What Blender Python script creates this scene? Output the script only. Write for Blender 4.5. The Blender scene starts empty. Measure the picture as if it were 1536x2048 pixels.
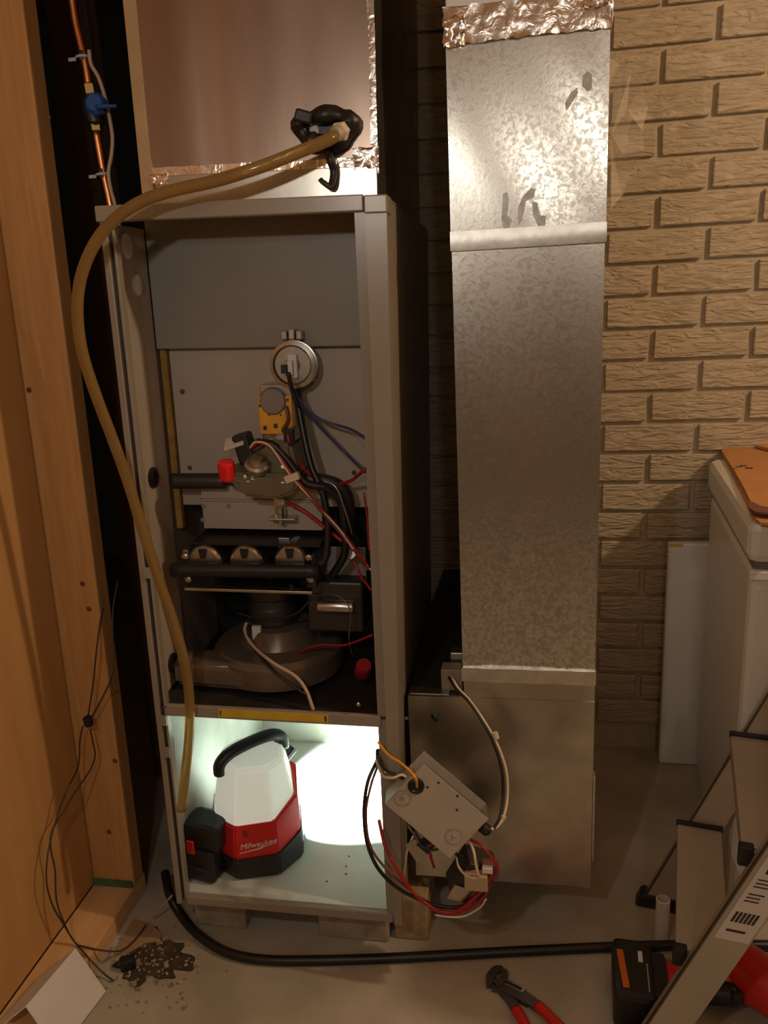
import bpy, bmesh, math, random
from mathutils import Vector, Matrix, Euler
random.seed(7)
S = bpy.context.scene
COL = S.collection

# ------------------------------------------------------------------ camera
CAM = Vector((.2092, -1.1032, 1.1302)); YAW, PITCH, ROLL, FPX = -.1818, -.2659, -.0517, 1582.2
fwd = Vector((math.sin(YAW)*math.cos(PITCH), math.cos(YAW)*math.cos(PITCH), math.sin(PITCH)))
rgt = Vector((math.cos(YAW), -math.sin(YAW), 0)); upv = rgt.cross(fwd)
R_ = math.cos(ROLL)*rgt + math.sin(ROLL)*upv
U_ = -math.sin(ROLL)*rgt + math.cos(ROLL)*upv
cd = bpy.data.cameras.new('camera'); cam = bpy.data.objects.new('camera', cd); COL.objects.link(cam)
cam.matrix_world = Matrix(((R_.x, U_.x, -fwd.x, CAM.x), (R_.y, U_.y, -fwd.y, CAM.y), (R_.z, U_.z, -fwd.z, CAM.z), (0, 0, 0, 1)))
cd.sensor_fit = 'VERTICAL'; cd.sensor_height = 36; cd.lens = FPX/2048*36; cd.clip_start = .02
S.camera = cam

# ------------------------------------------------------------------ world, lights, exposure
w = bpy.data.worlds.new('world'); S.world = w; w.use_nodes = True
w.node_tree.nodes['Background'].inputs[0].default_value = (1, .8, .6, 1)
w.node_tree.nodes['Background'].inputs[1].default_value = .0015
S.view_settings.view_transform = 'Standard'; S.view_settings.look = 'None'
S.view_settings.gamma = 1; S.view_settings.use_curve_mapping = False
S.view_settings.exposure = 0.0

def light(name, loc, power, col, r=.03):
    l = bpy.data.lights.new(name, 'POINT'); l.energy = power; l.color = col; l.shadow_soft_size = r
    o = bpy.data.objects.new(name, l); COL.objects.link(o); o.location = loc
    return o
light('ceiling_bulb', (1.55, -.30, 1.88), 46, (1, .74, .47), .035)
light('room_lamp', (.46, -2.35, 1.69), 9, (1, .93, .82), .04)
light('head_torch', (-.13, -1.15, 1.40), 8, (1, .92, .80), .02)

# ------------------------------------------------------------------ pixel helpers (1536 x 2048 photograph)
def ray(u, v): return (R_*((u-768)/FPX) + U_*((1024-v)/FPX) + fwd)
def at(u, v, x=None, y=None, z=None):
    d = ray(u, v)
    t = (x-CAM.x)/d.x if x is not None else (y-CAM.y)/d.y if y is not None else (z-CAM.z)/d.z
    return CAM + d*t
FROT = Euler((0, .0257, .0242), 'XYZ')
FMAT = Matrix.Translation((0, 0, .09)) @ (Matrix.Rotation(.0242, 4, 'Z') @ Matrix.Rotation(.0257, 4, 'Y'))
FINV = FMAT.inverted()
CL = FINV @ CAM
def F(u, v, d):          # pixel -> furnace-local point at depth d behind the cabinet front
    r = FINV.to_3x3() @ ray(u, v); return CL + r*((d-CL.y)/r.y)
def FZ(u, v, z):
    r = FINV.to_3x3() @ ray(u, v); return CL + r*((z-CL.z)/r.z)

# ------------------------------------------------------------------ materials
MATS = {}
def mat(name, col, rough=.5, metal=0, var=0, vscale=20, stretch=(1, 1, 1), bump=0, bscale=60, bstretch=None, col2=None,
        rvar=0, emit=0, trans=0, world=True, detail=4, thr=(.3, .7), alpha=1, bdist=.002, distort=0):
    if name in MATS: return MATS[name]
    m = bpy.data.materials.new(name); m.use_nodes = True; n = m.node_tree; b = n.nodes['Principled BSDF']; lk = n.links.new
    b.inputs['Base Color'].default_value = (*col, 1); b.inputs['Roughness'].default_value = rough; b.inputs['Metallic'].default_value = metal
    if trans: b.inputs['Transmission Weight'].default_value = trans; b.inputs['IOR'].default_value = 1.35
    if emit: b.inputs['Emission Color'].default_value = (*col, 1); b.inputs['Emission Strength'].default_value = emit
    if alpha < 1: b.inputs['Alpha'].default_value = alpha
    src = n.nodes.new('ShaderNodeNewGeometry').outputs['Position'] if world else n.nodes.new('ShaderNodeTexCoord').outputs['Object']
    def tex(sc, st, det, dis=0):
        mp = n.nodes.new('ShaderNodeMapping'); mp.inputs['Scale'].default_value = st; lk(src, mp.inputs['Vector'])
        t = n.nodes.new('ShaderNodeTexNoise'); t.inputs['Scale'].default_value = sc; t.inputs['Detail'].default_value = det
        t.inputs['Distortion'].default_value = dis
        lk(mp.outputs[0], t.inputs['Vector']); return t.outputs['Fac']
    if var or col2:
        fac = tex(vscale, stretch, detail, distort)
        rp = n.nodes.new('ShaderNodeValToRGB'); rp.color_ramp.elements[0].position = thr[0]; rp.color_ramp.elements[1].position = thr[1]
        c2 = col2 if col2 else tuple(min(1, c*(1+var)) for c in col); c1 = col if col2 else tuple(c*(1-var) for c in col)
        rp.color_ramp.elements[0].color = (*c1, 1); rp.color_ramp.elements[1].color = (*c2, 1)
        lk(fac, rp.inputs[0]); lk(rp.outputs[0], b.inputs['Base Color'])
        if rvar:
            mr = n.nodes.new('ShaderNodeMapRange'); mr.inputs['From Min'].default_value = thr[0]; mr.inputs['From Max'].default_value = thr[1]
            mr.inputs['To Min'].default_value = rough+rvar; mr.inputs['To Max'].default_value = rough-rvar
            lk(fac, mr.inputs['Value']); lk(mr.outputs[0], b.inputs['Roughness'])
    if bump:
        bf = tex(bscale, bstretch or stretch, 3, distort); bn = n.nodes.new('ShaderNodeBump'); bn.inputs['Strength'].default_value = bump; bn.inputs['Distance'].default_value = bdist
        lk(bf, bn.inputs['Height']); lk(bn.outputs[0], b.inputs['Normal'])
    MATS[name] = m; return m

M_brick = mat('painted_brick', (.40, .33, .235), .75, var=.14, vscale=14, stretch=(1, 1, 5), bump=.9, bscale=17, bstretch=(1, 1, 4.5), bdist=.010, distort=1.6)
M_mortar = mat('mortar', (.42, .35, .25), .8, var=.1, vscale=60, bump=.4, bscale=150)
M_wood = mat('pine_stud', (.47, .24, .080), .55, col2=(.57, .32, .12), vscale=9, stretch=(9, 9, .7), bump=.15, bscale=30, bstretch=(8, 8, .5), distort=.8)
M_ply = mat('pine_sheathing', (.47, .25, .085), .6, col2=(.55, .31, .12), vscale=6, stretch=(4, 4, .6), bump=.1, bscale=25, bstretch=(5, 5, .6))
M_woodflat = mat('plate_pine', (.58, .34, .14), .6, col2=(.68, .43, .2), vscale=8, stretch=(8, .7, 8), bump=.15, bscale=30)
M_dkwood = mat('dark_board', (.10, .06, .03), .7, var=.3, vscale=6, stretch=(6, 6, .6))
M_conc = mat('concrete_floor', (.27, .235, .175), .7, col2=(.46, .42, .34), vscale=4.5, bump=.25, bscale=45, detail=8, thr=(.32, .68))
M_paint = mat('taupe_enamel', (.27, .235, .19), .28, var=.06, vscale=5)
M_inner = mat('grey_enamel', (.235, .215, .19), .45, var=.05, vscale=8)
M_liner = mat('pale_vestibule_panel', (.40, .345, .29), .5, var=.06, vscale=8)
M_comp = mat('galvanised_compartment', (.29, .295, .235), .42, metal=.25, col2=(.46, .47, .42), vscale=9, detail=6, thr=(.35, .65), bump=.05, bscale=20)
M_galv = mat('spangled_galvanised', (.46, .45, .42), .25, metal=1, col2=(.68, .67, .63), vscale=150, thr=(.38, .64), rvar=.05, detail=3, bump=.1, bscale=150, bdist=.0007, distort=.7)
M_galv2 = mat('dull_galvanised', (.36, .35, .32), .30, metal=1, col2=(.60, .58, .53), vscale=10, thr=(.3, .7), detail=5, bump=.06, bscale=30, distort=.6)
M_cleat = mat('bright_cleat', (.66, .65, .62), .33, metal=1, var=.12, vscale=50, bump=.1, bscale=60)
M_plen = mat('plenum_sheet', (.30, .225, .185), .32, metal=1, col2=(.42, .325, .27), vscale=7, stretch=(2, 2, .4), detail=5, bump=.05, bscale=40, bstretch=(1, 1, .3))  # brown reflected from the surrounding wood is put into the metal's colour
M_foil = mat('crinkled_foil', (.78, .71, .66), .24, metal=1, var=.08, vscale=40, bump=.4, bscale=55, bdist=.004, distort=1)
M_tan = mat('tan_corner', (.42, .30, .17), .5, metal=.3, var=.08)  # tan light reflected on the bent corner is put into its colour
M_black = mat('black_plastic', (.012, .012, .013), .45, var=.2)
M_rub = mat('black_rubber', (.010, .0095, .009), .42, var=.3, bump=.3, bscale=50)
M_cast = mat('cast_valve', (.20, .19, .125), .38, metal=.6, var=.15, vscale=40, bump=.1, bscale=200)
M_steel = mat('zinc_steel', (.55, .55, .53), .3, metal=1, var=.12, vscale=40)
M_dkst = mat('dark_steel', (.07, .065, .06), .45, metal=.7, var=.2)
M_red = mat('red_plastic', (.55, .018, .015), .35, var=.08)
M_rknob = mat('red_knob', (.75, .015, .015), .25)
M_white = mat('white_enamel', (.62, .60, .56), .35, var=.03)
M_wpl = mat('white_plastic', (.66, .64, .6), .5, var=.04)
M_yel = mat('yellow_board', (.75, .36, .025), .5, var=.1, vscale=50)
M_ylab = mat('yellow_label', (.55, .38, .03), .5, var=.1, vscale=30)
M_ins = mat('yellow_insulation', (.30, .17, .04), .9, var=.3, vscale=50, bump=.5, bscale=80)
M_blue = mat('blue_wire', (.03, .045, .14), .4)
M_bhan = mat('blue_handle', (.02, .12, .42), .3)
M_rwire = mat('red_wire', (.32, .012, .015), .4)
M_wwire = mat('white_wire', (.62, .52, .38), .45)
M_owire = mat('orange_wire', (.75, .33, .02), .4)
M_brw = mat('brown_wire', (.13, .05, .03), .45)
M_copper = mat('copper', (.78, .33, .13), .32, metal=1, var=.25, vscale=30)
M_brass = mat('brass', (.62, .44, .16), .35, metal=1, var=.1)
M_hose = mat('amber_vinyl', (.44, .31, .13), .12, trans=.6, var=.12, vscale=15)
n_ = M_hose.node_tree; tl_ = n_.nodes.new('ShaderNodeBsdfTranslucent'); tl_.inputs[0].default_value = (.85, .58, .12, 1)
mx_ = n_.nodes.new('ShaderNodeMixShader'); mx_.inputs[0].default_value = .25
n_.links.new(n_.nodes['Principled BSDF'].outputs[0], mx_.inputs[1]); n_.links.new(tl_.outputs[0], mx_.inputs[2])
n_.links.new(mx_.outputs[0], n_.nodes['Material Output'].inputs[0])
M_alu = mat('ladder_aluminium', (.44, .40, .33), .42, metal=.35, var=.06, vscale=12, stretch=(1, 1, 1))
M_card = mat('cardboard', (.42, .20, .07), .8, var=.08, vscale=20)
M_indu = mat('inducer_housing', (.15, .115, .085), .3, metal=.3, var=.12, vscale=14)
M_pav = mat('concrete_paver', (.33, .28, .21), .85, var=.2, vscale=30, bump=.5, bscale=90)
M_dirt = mat('dirt', (.045, .033, .02), .9, var=.5, vscale=40, bump=.6, bscale=80)
M_diff = mat('frosted_diffuser', (.82, .86, .74), .5, emit=.35)
M_clear = mat('clear_plastic_film', (.75, .68, .58), .15, alpha=.17, bump=.5, bscale=18, bdist=.01)
M_print = mat('black_print', (.03, .03, .03), .6)
M_orng = mat('orange_stripe', (.6, .13, .02), .5)
M_lgrey = mat('logo_grey', (.7, .68, .66), .5)
M_green = mat('green_paint', (.05, .13, .06), .7, var=.3)
M_ceil = mat('ceiling_joists', (.40, .23, .10), .7, var=.25, vscale=3, stretch=(4, .5, 1))
M_room = mat('far_room_wall', (.26, .18, .11), .7, var=.1)
M_plier = mat('plier_steel', (.13, .125, .12), .4, metal=.8, var=.1)

# ------------------------------------------------------------------ mesh helpers
def obj(name, bm, m, parent=None, smooth=False, label=None, sharp=None):
    me = bpy.data.meshes.new(name); bm.to_mesh(me); bm.free(); me.materials.append(m)
    if smooth:
        for p in me.polygons: p.use_smooth = True
    if sharp: me.set_sharp_from_angle(angle=sharp)
    o = bpy.data.objects.new(name, me); COL.objects.link(o)
    if parent: o.parent = parent
    if label: o['label'] = label
    return o
def empty(name, loc=(0, 0, 0), rot=None):
    o = bpy.data.objects.new(name, None); COL.objects.link(o); o.location = loc; o.empty_display_size = .05
    if rot: o.rotation_euler = rot
    return o
def tag(o, label, cat, group=None):
    o['label'] = label; o['category'] = cat
    if group: o['group'] = group
    return o
def struct(o, label=None):
    o['kind'] = 'structure'
    if label: o['label'] = label
    return o
def bx(bm, x0, x1, y0, y1, z0, z1, M=None, bev=0):
    vs = [Vector((x, y, z)) for z in (z0, z1) for y in (y0, y1) for x in (x0, x1)]
    if M: vs = [M @ v for v in vs]
    v = [bm.verts.new(p) for p in vs]
    fs = [bm.faces.new([v[i] for i in f]) for f in ((0, 2, 3, 1), (4, 5, 7, 6), (0, 1, 5, 4), (2, 6, 7, 3), (0, 4, 6, 2), (1, 3, 7, 5))]
    if bev:
        es = list({e for f in fs for e in f.edges})
        bmesh.ops.bevel(bm, geom=es, offset=bev, segments=2, profile=.5, affect='EDGES')
    return v
def box(name, x0, x1, y0, y1, z0, z1, m, parent=None, bev=0, M=None, label=None):
    bm = bmesh.new(); bx(bm, x0, x1, y0, y1, z0, z1, M, bev); return obj(name, bm, m, parent, label=label)
def prism(bm, poly, d0, d1, axis='y', M=None):
    """poly: (a,b) pairs; axis y -> (x,z) extruded along y; z -> (x,y) along z; x -> (y,z) along x."""
    def P(a, b, d):
        p = Vector((a, d, b)) if axis == 'y' else Vector((a, b, d)) if axis == 'z' else Vector((d, a, b))
        return M @ p if M else p
    A = [bm.verts.new(P(a, b, d0)) for a, b in poly]; B = [bm.verts.new(P(a, b, d1)) for a, b in poly]
    n = len(poly)
    f = [bm.faces.new(A), bm.faces.new(B[::-1])]
    for i in range(n): f.append(bm.faces.new((A[i], B[i], B[(i+1) % n], A[(i+1) % n])))
    bmesh.ops.recalc_face_normals(bm, faces=bm.faces)
    return f
def lathe(bm, prof, M=None, seg=24):
    """prof: (r, h) pairs along local +z."""
    rings = []
    for r, h in prof:
        if r < 1e-6:
            p = Vector((0, 0, h)); rings.append([bm.verts.new(M @ p if M else p)])
        else:
            ring = []
            for i in range(seg):
                a = 2*math.pi*i/seg; p = Vector((r*math.cos(a), r*math.sin(a), h)); ring.append(bm.verts.new(M @ p if M else p))
            rings.append(ring)
    for a, b in zip(rings, rings[1:]):
        for i in range(seg):
            j = (i+1) % seg
            if len(a) == 1 and len(b) == 1: continue
            if len(a) == 1: bm.faces.new((a[0], b[i], b[j]))
            elif len(b) == 1: bm.faces.new((a[i], a[j], b[0]))
            else: bm.faces.new((a[i], a[j], b[j], b[i]))
    for rg, fl in ((rings[0], True), (rings[-1], False)):
        if len(rg) > 1: bm.faces.new(rg[::-1] if fl else rg)
    bmesh.ops.recalc_face_normals(bm, faces=bm.faces)
def aim(loc, d):
    """matrix whose +z points along d at loc"""
    d = Vector(d).normalized(); return Matrix.Translation(loc) @ d.to_track_quat('Z', 'Y').to_matrix().to_4x4()
def lat(name, prof, loc, d, m, parent=None, seg=24, smooth=True, label=None):
    bm = bmesh.new(); lathe(bm, prof, aim(Vector(loc), d), seg); o = obj(name, bm, m, parent, False, label)
    if smooth:
        for p in o.data.polygons: p.use_smooth = len(p.vertices) < 5 and True
    try: o.data.set_sharp_from_angle(angle=.6)
    except Exception: pass
    return o
def spline(pts, n=7):
    pts = [Vector(p) for p in pts]; out = []
    q = [pts[0]*2-pts[1]] + pts + [pts[-1]*2-pts[-2]]
    for i in range(1, len(q)-2):
        a, b, c, d = q[i-1:i+3]
        for k in range(n):
            t = k/n
            out.append(.5*((2*b)+(c-a)*t+(2*a-5*b+4*c-d)*t*t+(3*b-a-3*c+d)*t**3))
    out.append(pts[-1]); return out
def tubebm(bm, pts, r, seg=8, n=7, raw=False, flat=1):
    P = pts if raw else spline(pts, n); rings = []; up = Vector((0, 0, 1)); N = len(P)
    t0 = (P[1]-P[0]).normalized()
    if abs(t0.dot(up)) > .9: up = Vector((0, 1, 0))
    nx = t0.cross(up).normalized()
    for i, p in enumerate(P):
        t = (P[min(i+1, N-1)]-P[max(i-1, 0)]).normalized()
        nx = (nx - t*nx.dot(t)).normalized(); ny = t.cross(nx)
        rr = r[0]+(r[1]-r[0])*i/(N-1) if isinstance(r, tuple) else r
        rings.append([bm.verts.new(p + nx*math.cos(2*math.pi*k/seg)*rr + ny*math.sin(2*math.pi*k/seg)*rr*flat) for k in range(seg)])
    for a, b in zip(rings, rings[1:]):
        for k in range(seg): bm.faces.new((a[k], a[(k+1) % seg], b[(k+1) % seg], b[k]))
    bm.faces.new(rings[0][::-1]); bm.faces.new(rings[-1])
def tube(name, pts, r, m, parent=None, seg=8, n=7, flat=1, label=None):
    bm = bmesh.new(); tubebm(bm, pts, r, seg, n, flat=flat); return obj(name, bm, m, parent, True, label)
def sheet(bm, x0, x1, z0, z1, y, nx, nz, fn, th=.0012):
    """front-facing sheet-metal panel with dents: fn(x,z)->dy; given thickness behind"""
    g = [[bm.verts.new((x0+(x1-x0)*i/nx, y+fn(i/nx, j/nz), z0+(z1-z0)*j/nz)) for i in range(nx+1)] for j in range(nz+1)]
    for j in range(nz):
        for i in range(nx): bm.faces.new((g[j][i], g[j][i+1], g[j+1][i+1], g[j+1][i]))
    bk = [bm.verts.new((x, y+.02, z)) for x, z in ((x0, z0), (x1, z0), (x1, z1), (x0, z1))]
    bm.faces.new(bk[::-1])
    e = [g[0], [r[-1] for r in g], g[-1][::-1], [r[0] for r in g][::-1]]
    for k in range(4): bm.faces.new([bk[k]] + [bk[(k+1) % 4]] + e[k][::-1])
    bmesh.ops.recalc_face_normals(bm, faces=bm.faces)

# ================================================================== THE SETTING
box('floor', -2.2, 2.2, -2.8, 2.2, -.1, 0, M_conc); struct(bpy.data.objects['floor'])
box('ceiling', -2.2, 2.2, -2.8, 2.2, 2.25, 2.3, M_ceil); struct(bpy.data.objects['ceiling'])
box('wall_right', 2.1, 2.2, -2.8, .76, 0, 2.25, M_room); struct(bpy.data.objects['wall_right'])
box('wall_front', -2.2, 2.1, -2.8, -2.7, 0, 2.25, M_room); struct(bpy.data.objects['wall_front'])

# painted brick wall behind everything
YW, BX, BZ, BW, BH = .7377, .4838, 1.342, .2047, .0687
wb = empty('wall_back'); struct(wb, 'painted tan brick wall with rippled bricks and recessed joints')
box('mortar_bed', -.46, 2.1, YW+.004, YW+.12, 0, 2.25, M_mortar, wb)
bmeshes = []
for k in range(4):
    bm = bmesh.new(); v = bx(bm, -BW/2+.0062, BW/2-.0062, -.0065, .0065, -BH/2+.0045, BH/2-.0045)
    for p in bm.verts: p.co += Vector((random.uniform(-1, 1)*.0012, random.uniform(-1, 1)*.0010, random.uniform(-1, 1)*.0010))
    bmesh.ops.bevel(bm, geom=list(bm.edges), offset=.002, segments=1, affect='EDGES')
    me = bpy.data.meshes.new('brick'); bm.to_mesh(me); bm.free(); me.materials.append(M_brick); bmeshes.append(me)
for i in range(-13, 19):
    zc = BZ - i*BH
    x = BX + (BW if i % 2 else BW*.5) - BW/2 - 4*BW
    while x < 1.25:
        o = bpy.data.objects.new('brick', random.choice(bmeshes)); COL.objects.link(o); o.parent = wb
        o.location = (x, YW + random.uniform(-.001, .001), zc + random.uniform(-.0006, .0006)); x += BW

# stud wall on the left (it leans a little, as in the photograph)
LEAN = Matrix(((1, 0, .0285, 0), (0, 1, 0, 0), (0, 0, 1, 0), (0, 0, 0, 1)))
wl = empty('wall_left'); struct(wl, 'open pine stud wall with sheathing on its far side')
box('bottom_plate', -.632, -.546, -1.4, .135, 0, .038, M_woodflat, wl, .003)
box('stud', -.632, -.546, .09, .128, .0382, 2.24, M_wood, wl, .003, LEAN)
box('stud', -.632, -.546, -.80, -.762, .0382, 2.24, M_wood, wl, .003, LEAN)
box('sheathing', -.645, -.633, -1.4, .128, .040, 2.24, M_ply, wl, 0, LEAN)
box('shim', -.6315, -.547, .086, .0895, .039, .053, M_green, wl, label='green painted shim at the foot of the stud')
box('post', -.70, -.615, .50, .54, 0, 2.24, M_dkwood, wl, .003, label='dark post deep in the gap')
for (u, v) in ((165, 1168), (178, 1218), (230, 1522), (218, 1664), (58, 780), (95, 235)):
    p = at(u, v, y=.0897); lat('knot', [(.005, 0), (.004, .0004), (0, .0004)], p, (0, -1, 0), M_brw, wl, 10)

# ================================================================== FURNACE (parts in cabinet coordinates)
fu = empty('furnace', FMAT.to_translation()); fu.matrix_world = FMAT
tag(fu, 'taupe upright gas furnace cabinet with its front doors off', 'furnace')
W, H, D = .405, 1.17, .62
box('side_panel', -W, -W+.003, .002, D, .002, H-.02, M_paint, fu)
box('side_panel', -.003, .0, .012, D, .002, H-.003, M_paint, fu)
box('back_panel', -W+.003, -.003, D-.003, D, .002, H-.003, M_inner, fu)
box('top_panel', -W, 0, .004, D, H-.004, H-.0005, M_paint, fu)
box('top_rail', -.409, -.029, -.004, .014, 1.150, 1.1715, M_paint, fu, .002)
box('corner_cap', -.0285, .003, -.006, .035, 1.147, 1.170, M_paint, fu, .002)
box('left_post', -W, -.3955, -.001, .016, .002, 1.150, M_paint, fu, .0012)
lp = box('post_lip', -.3895, -.3855, .001, .016, .012, 1.150, M_paint, fu, .0008)
box('post_web', -.3955, -.3895, .010, .016, .004, 1.150, M_dkst, fu)
for zz in (.62, .36, .30):
    box('latch_tab', -.397, -.386, -.003, .003, zz, zz+.018, M_paint, fu, .001)
bm = bmesh.new()
prism(bm, [(-.043, 1.150), (-.0265, 1.150), (-.0135, .003), (-.0255, .003)], .003, .015)
obj('post_flange', bm, M_paint, fu)
bm = bmesh.new()
prism(bm, [(-.0275, 1.150), (.0015, 1.150), (.003, .6), (.0015, .001), (-.0125, .001)], -.003, .014)
obj('right_post', bm, M_paint, fu)
box('bottom_rail', -.3855, -.0145, .000, .012, .002, .0185, M_paint, fu, .0015)
# upper chamber
box('upper_panel', -.398, -.004, .130, .142, .966, 1.163, M_inner, fu, .002)
box('vestibule_panel', -.386, -.004, .150, .154, .700, .975, M_liner, fu, .001)
box('insulation_strip', -.3985, -.388, .143, .155, .66, .966, M_ins, fu)
box('vestibule_wall', -.402, -.003, .30, .303, .40, .705, M_black, fu)  # blackened: shade deep in the chamber is put into the wall's colour
box('side_liner', -.4019, -.3995, .018, .13, .40, 1.149, M_liner, fu)
for (u, v) in ((365, 783), (380, 935), (708, 945)):
    lat('screw', [(.004, 0), (.004, .0015), (.002, .003), (0, .003)], F(u, v, .149), (0, -1, 0), M_brw, fu, 8)
for (u, v, d) in ((311, 955, .07), (337, 1325, .07)):
    p = F(u, v, d); p.x = -.3995
    lat('grommet', [(.017, 0), (.017, .004), (.011, .004), (.011, .001), (0, .001)], p, (1, 0, 0), M_rub, fu, 16)

def FX(u, v, x):
    r = FINV.to_3x3() @ ray(u, v); return CL + r*((x-CL.x)/r.x)
for (u, v, rad) in ((252, 492, .019), (274, 570, .016)):
    lat('hole_plug', [(rad, 0), (rad, .002), (rad*.8, .0035), (0, .0035)], FX(u, v, -.3995), (1, 0, 0), M_wpl, fu, 20)

# pressure switch
p = F(583, 731, .10)
ps = lat('pressure_switch', [(.033, 0), (.0375, .002), (.0375, .008), (.034, .009), (.034, .014), (.0365, .015), (.0365, .019), (.031, .021), (.028, .018), (.012, .018), (.010, .022), (0, .022)],
         (p.x, .124, p.z), (0, -1, 0), M_steel, fu, 40)
box('mounting_bracket', p.x-.028, p.x+.026, .140, .152, p.z-.03, p.z+.03, M_steel, fu, .001)
bm = bmesh.new()
for dx in (-.012, 0, .012): bx(bm, p.x-.001+dx-.005, p.x-.001+dx+.005, .112, .128, p.z+.038, p.z+.052+.003*(dx == 0), None, .002)
obj('mounting_clip', bm, M_steel, ps)
bm = bmesh.new(); bx(bm, p.x-.004, p.x+.004, .090, .104, p.z-.014, p.z+.008, None, .001); bx(bm, p.x-.006, p.x+.009, .098, .1045, p.z-.02, p.z+.017, None, .002)
obj('terminal_block', bm, M_wpl, ps)
box('spade_terminal', p.x-.0135, p.x-.005, .086, .104, p.z-.011, p.z+.002, M_black, ps)
lat('hose_nipple', [(.005, 0), (.005, .02), (.003, .022), (0, .022)], (p.x+.004, .115, p.z-.034), (0, 0, -1), M_black, ps, 12)

# yellow switch board with round grey disc
a, b_ = F(515, 775, .10), F(592, 868, .10)
sw = box('switch_board', a.x-.001, b_.x-.004, .100, .106, b_.z-.001, a.z-.014, M_yel, fu, .002, label='yellow switch board with a round grey disc')
box('board_bracket', a.x+.001, b_.x-.002, .106, .150, b_.z-.012, a.z+.003, M_steel, fu, .002)
q = F(545, 803, .098); lat('disc', [(.0205, 0), (.0205, .003), (.0185, .005), (0, .005)], (q.x, .101, q.z), (0, -1, 0), M_inner, sw, 28)
lat('disc_rim', [(.0215, 0), (.0215, .0015), (0, .0015)], (q.x, .1012, q.z), (0, -1, 0), M_black, sw, 28)
bm = bmesh.new()
for (u, v, s) in ((530, 856, .0028), (551, 852, .003), (538, 830, .0012), (561, 830, .0012), (519, 812, .0015), (575, 800, .0018)):
    q = F(u, v, .099); bx(bm, q.x-s, q.x+s, .0992, .1, q.z-s*1.2, q.z+s*1.2)
obj('board_marks', bm, M_print, sw)['kind'] = 'stuff'
q = F(577, 838, .095); tube('jumper_lead', [F(572, 812, .096), F(576, 840, .093), F(566, 862, .095), F(590, 855, .094)], .003, M_brw, sw)
box('connector', q.x-.008, q.x+.008, .088, .102, q.z-.034, q.z-.016, M_black, sw, .002)

# gas valve
v0 = F(440, 935, .085); v1 = F(600, 935, .085); vz = F(520, 985, .085).z
gv = empty('gas_valve'); gv.parent = fu; gv['label'] = 'olive grey cast gas valve with a red knob'
bm = bmesh.new()
prism(bm, [(F(u, v, .05).x, F(u, v, .05).z) for u, v in ((438, 946), (442, 964), (474, 970), (484, 994), (556, 1000), (590, 984), (601, 950))], .050, .130)
bmesh.ops.bevel(bm, geom=list(bm.edges), offset=.005, segments=2, affect='EDGES')
obj('valve_body', bm, M_cast, gv)
bm = bmesh.new(); prism(bm, [(F(u, v, .065).x, F(u, v, .065).z) for u, v in ((476, 962), (500, 915), (528, 884), (580, 888), (599, 962))], .065, .128)
bmesh.ops.bevel(bm, geom=list(bm.edges), offset=.006, segments=2, affect='EDGES'); obj('valve_cover', bm, M_cast, gv)
q = F(520, 925, .075); lat('regulator_cap', [(.021, 0), (.021, .010), (.017, .014), (.010, .015), (.009, .021), (0, .022)], (q.x, .064, q.z-.004), (.15, -.6, .8), M_steel, gv, 20)
q = F(456, 936, .06)
bm = bmesh.new(); lathe(bm, [(.0125, 0), (.0135, .003), (.0135, .026), (.0120, .030), (0, .030)], aim((q.x, .058, q.z-.017), (0, -.25, 1)), 14)
obj('knob', bm, M_rknob, gv, label='red control knob')
bm = bmesh.new()
q = F(485, 900, .06); Mq = Matrix.Translation((q.x, .075, q.z)) @ Matrix.Rotation(-.25, 4, 'Y')
bx(bm, -.014, .012, -.012, .02, -.024, .024, Mq, .004); obj('solenoid', bm, M_black, gv)
bm = bmesh.new(); q = F(465, 886, .06); Mq = Matrix.Translation((q.x, .07, q.z)) @ Matrix.Rotation(-.3, 4, 'Y') @ Matrix.Rotation(.5, 4, 'X')
bx(bm, -.017, .017, -.014, .014, -.002, .002, Mq, .001); bx(bm, -.008, .002, -.006, .006, .002, .004, Mq, .001); obj('bracket', bm, M_white, gv)
for (u, v) in ((490, 955), (496, 963), (565, 965), (566, 935), (505, 958)):
    q = F(u, v, .05); lat('bolt', [(.005, 0), (.005, .004), (.003, .006), (0, .006)], (q.x, .056, q.z), (0, -1, .3), M_steel, gv, 10)
q0, q1 = F(345, 962, .10), F(450, 962, .10)
tube('gas_inlet_pipe', [q0, (q0+q1)/2, q1], .013, M_dkst, fu, 14)
tube('outlet_pipe', [F(560, 962, .10), F(640, 960, .10), F(690, 985, .11), F(700, 1060, .12)], .011, M_dkst, fu, 14)

# burner manifold cover and burners
a, b_ = F(402, 998, .12), F(645, 1062, .12)
mc = box('manifold_cover', a.x, b_.x, .122, .128, b_.z, a.z+.022, M_liner, fu, .001)
box('cover_fold', a.x-.002, b_.x+.001, .116, .126, a.z-.002, a.z+.0005, M_liner, mc)
for (u, v) in ((407, 1013), (457, 1012), (405, 1040), (640, 1018)):
    q = F(u, v, .121); lat('rivet', [(.0038, 0), (.0038, .0015), (0, .0025)], (q.x, .1222, q.z), (0, -1, 0), M_inner, mc, 10)
q = F(568, 1015, .115)
bm = bmesh.new(); bx(bm, q.x-.016, q.x+.002, .112, .122, q.z-.018, q.z+.016, None, .001); bx(bm, q.x-.022, q.x+.022, .096, .122, q.z-.018, q.z-.014, None, .001)
obj('igniter_bracket', bm, M_steel, fu)
lat('igniter', [(.005, 0), (.005, .016), (.007, .018), (.007, .028), (0, .028)], (q.x-.003, .102, q.z-.024), (0, 0, 1), M_steel, fu, 12)
bt = empty('burner_tray'); bt.parent = fu
a, b_, c_ = F(375, 1168, .06), F(628, 1168, .06), F(400, 1062, .12)
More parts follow.
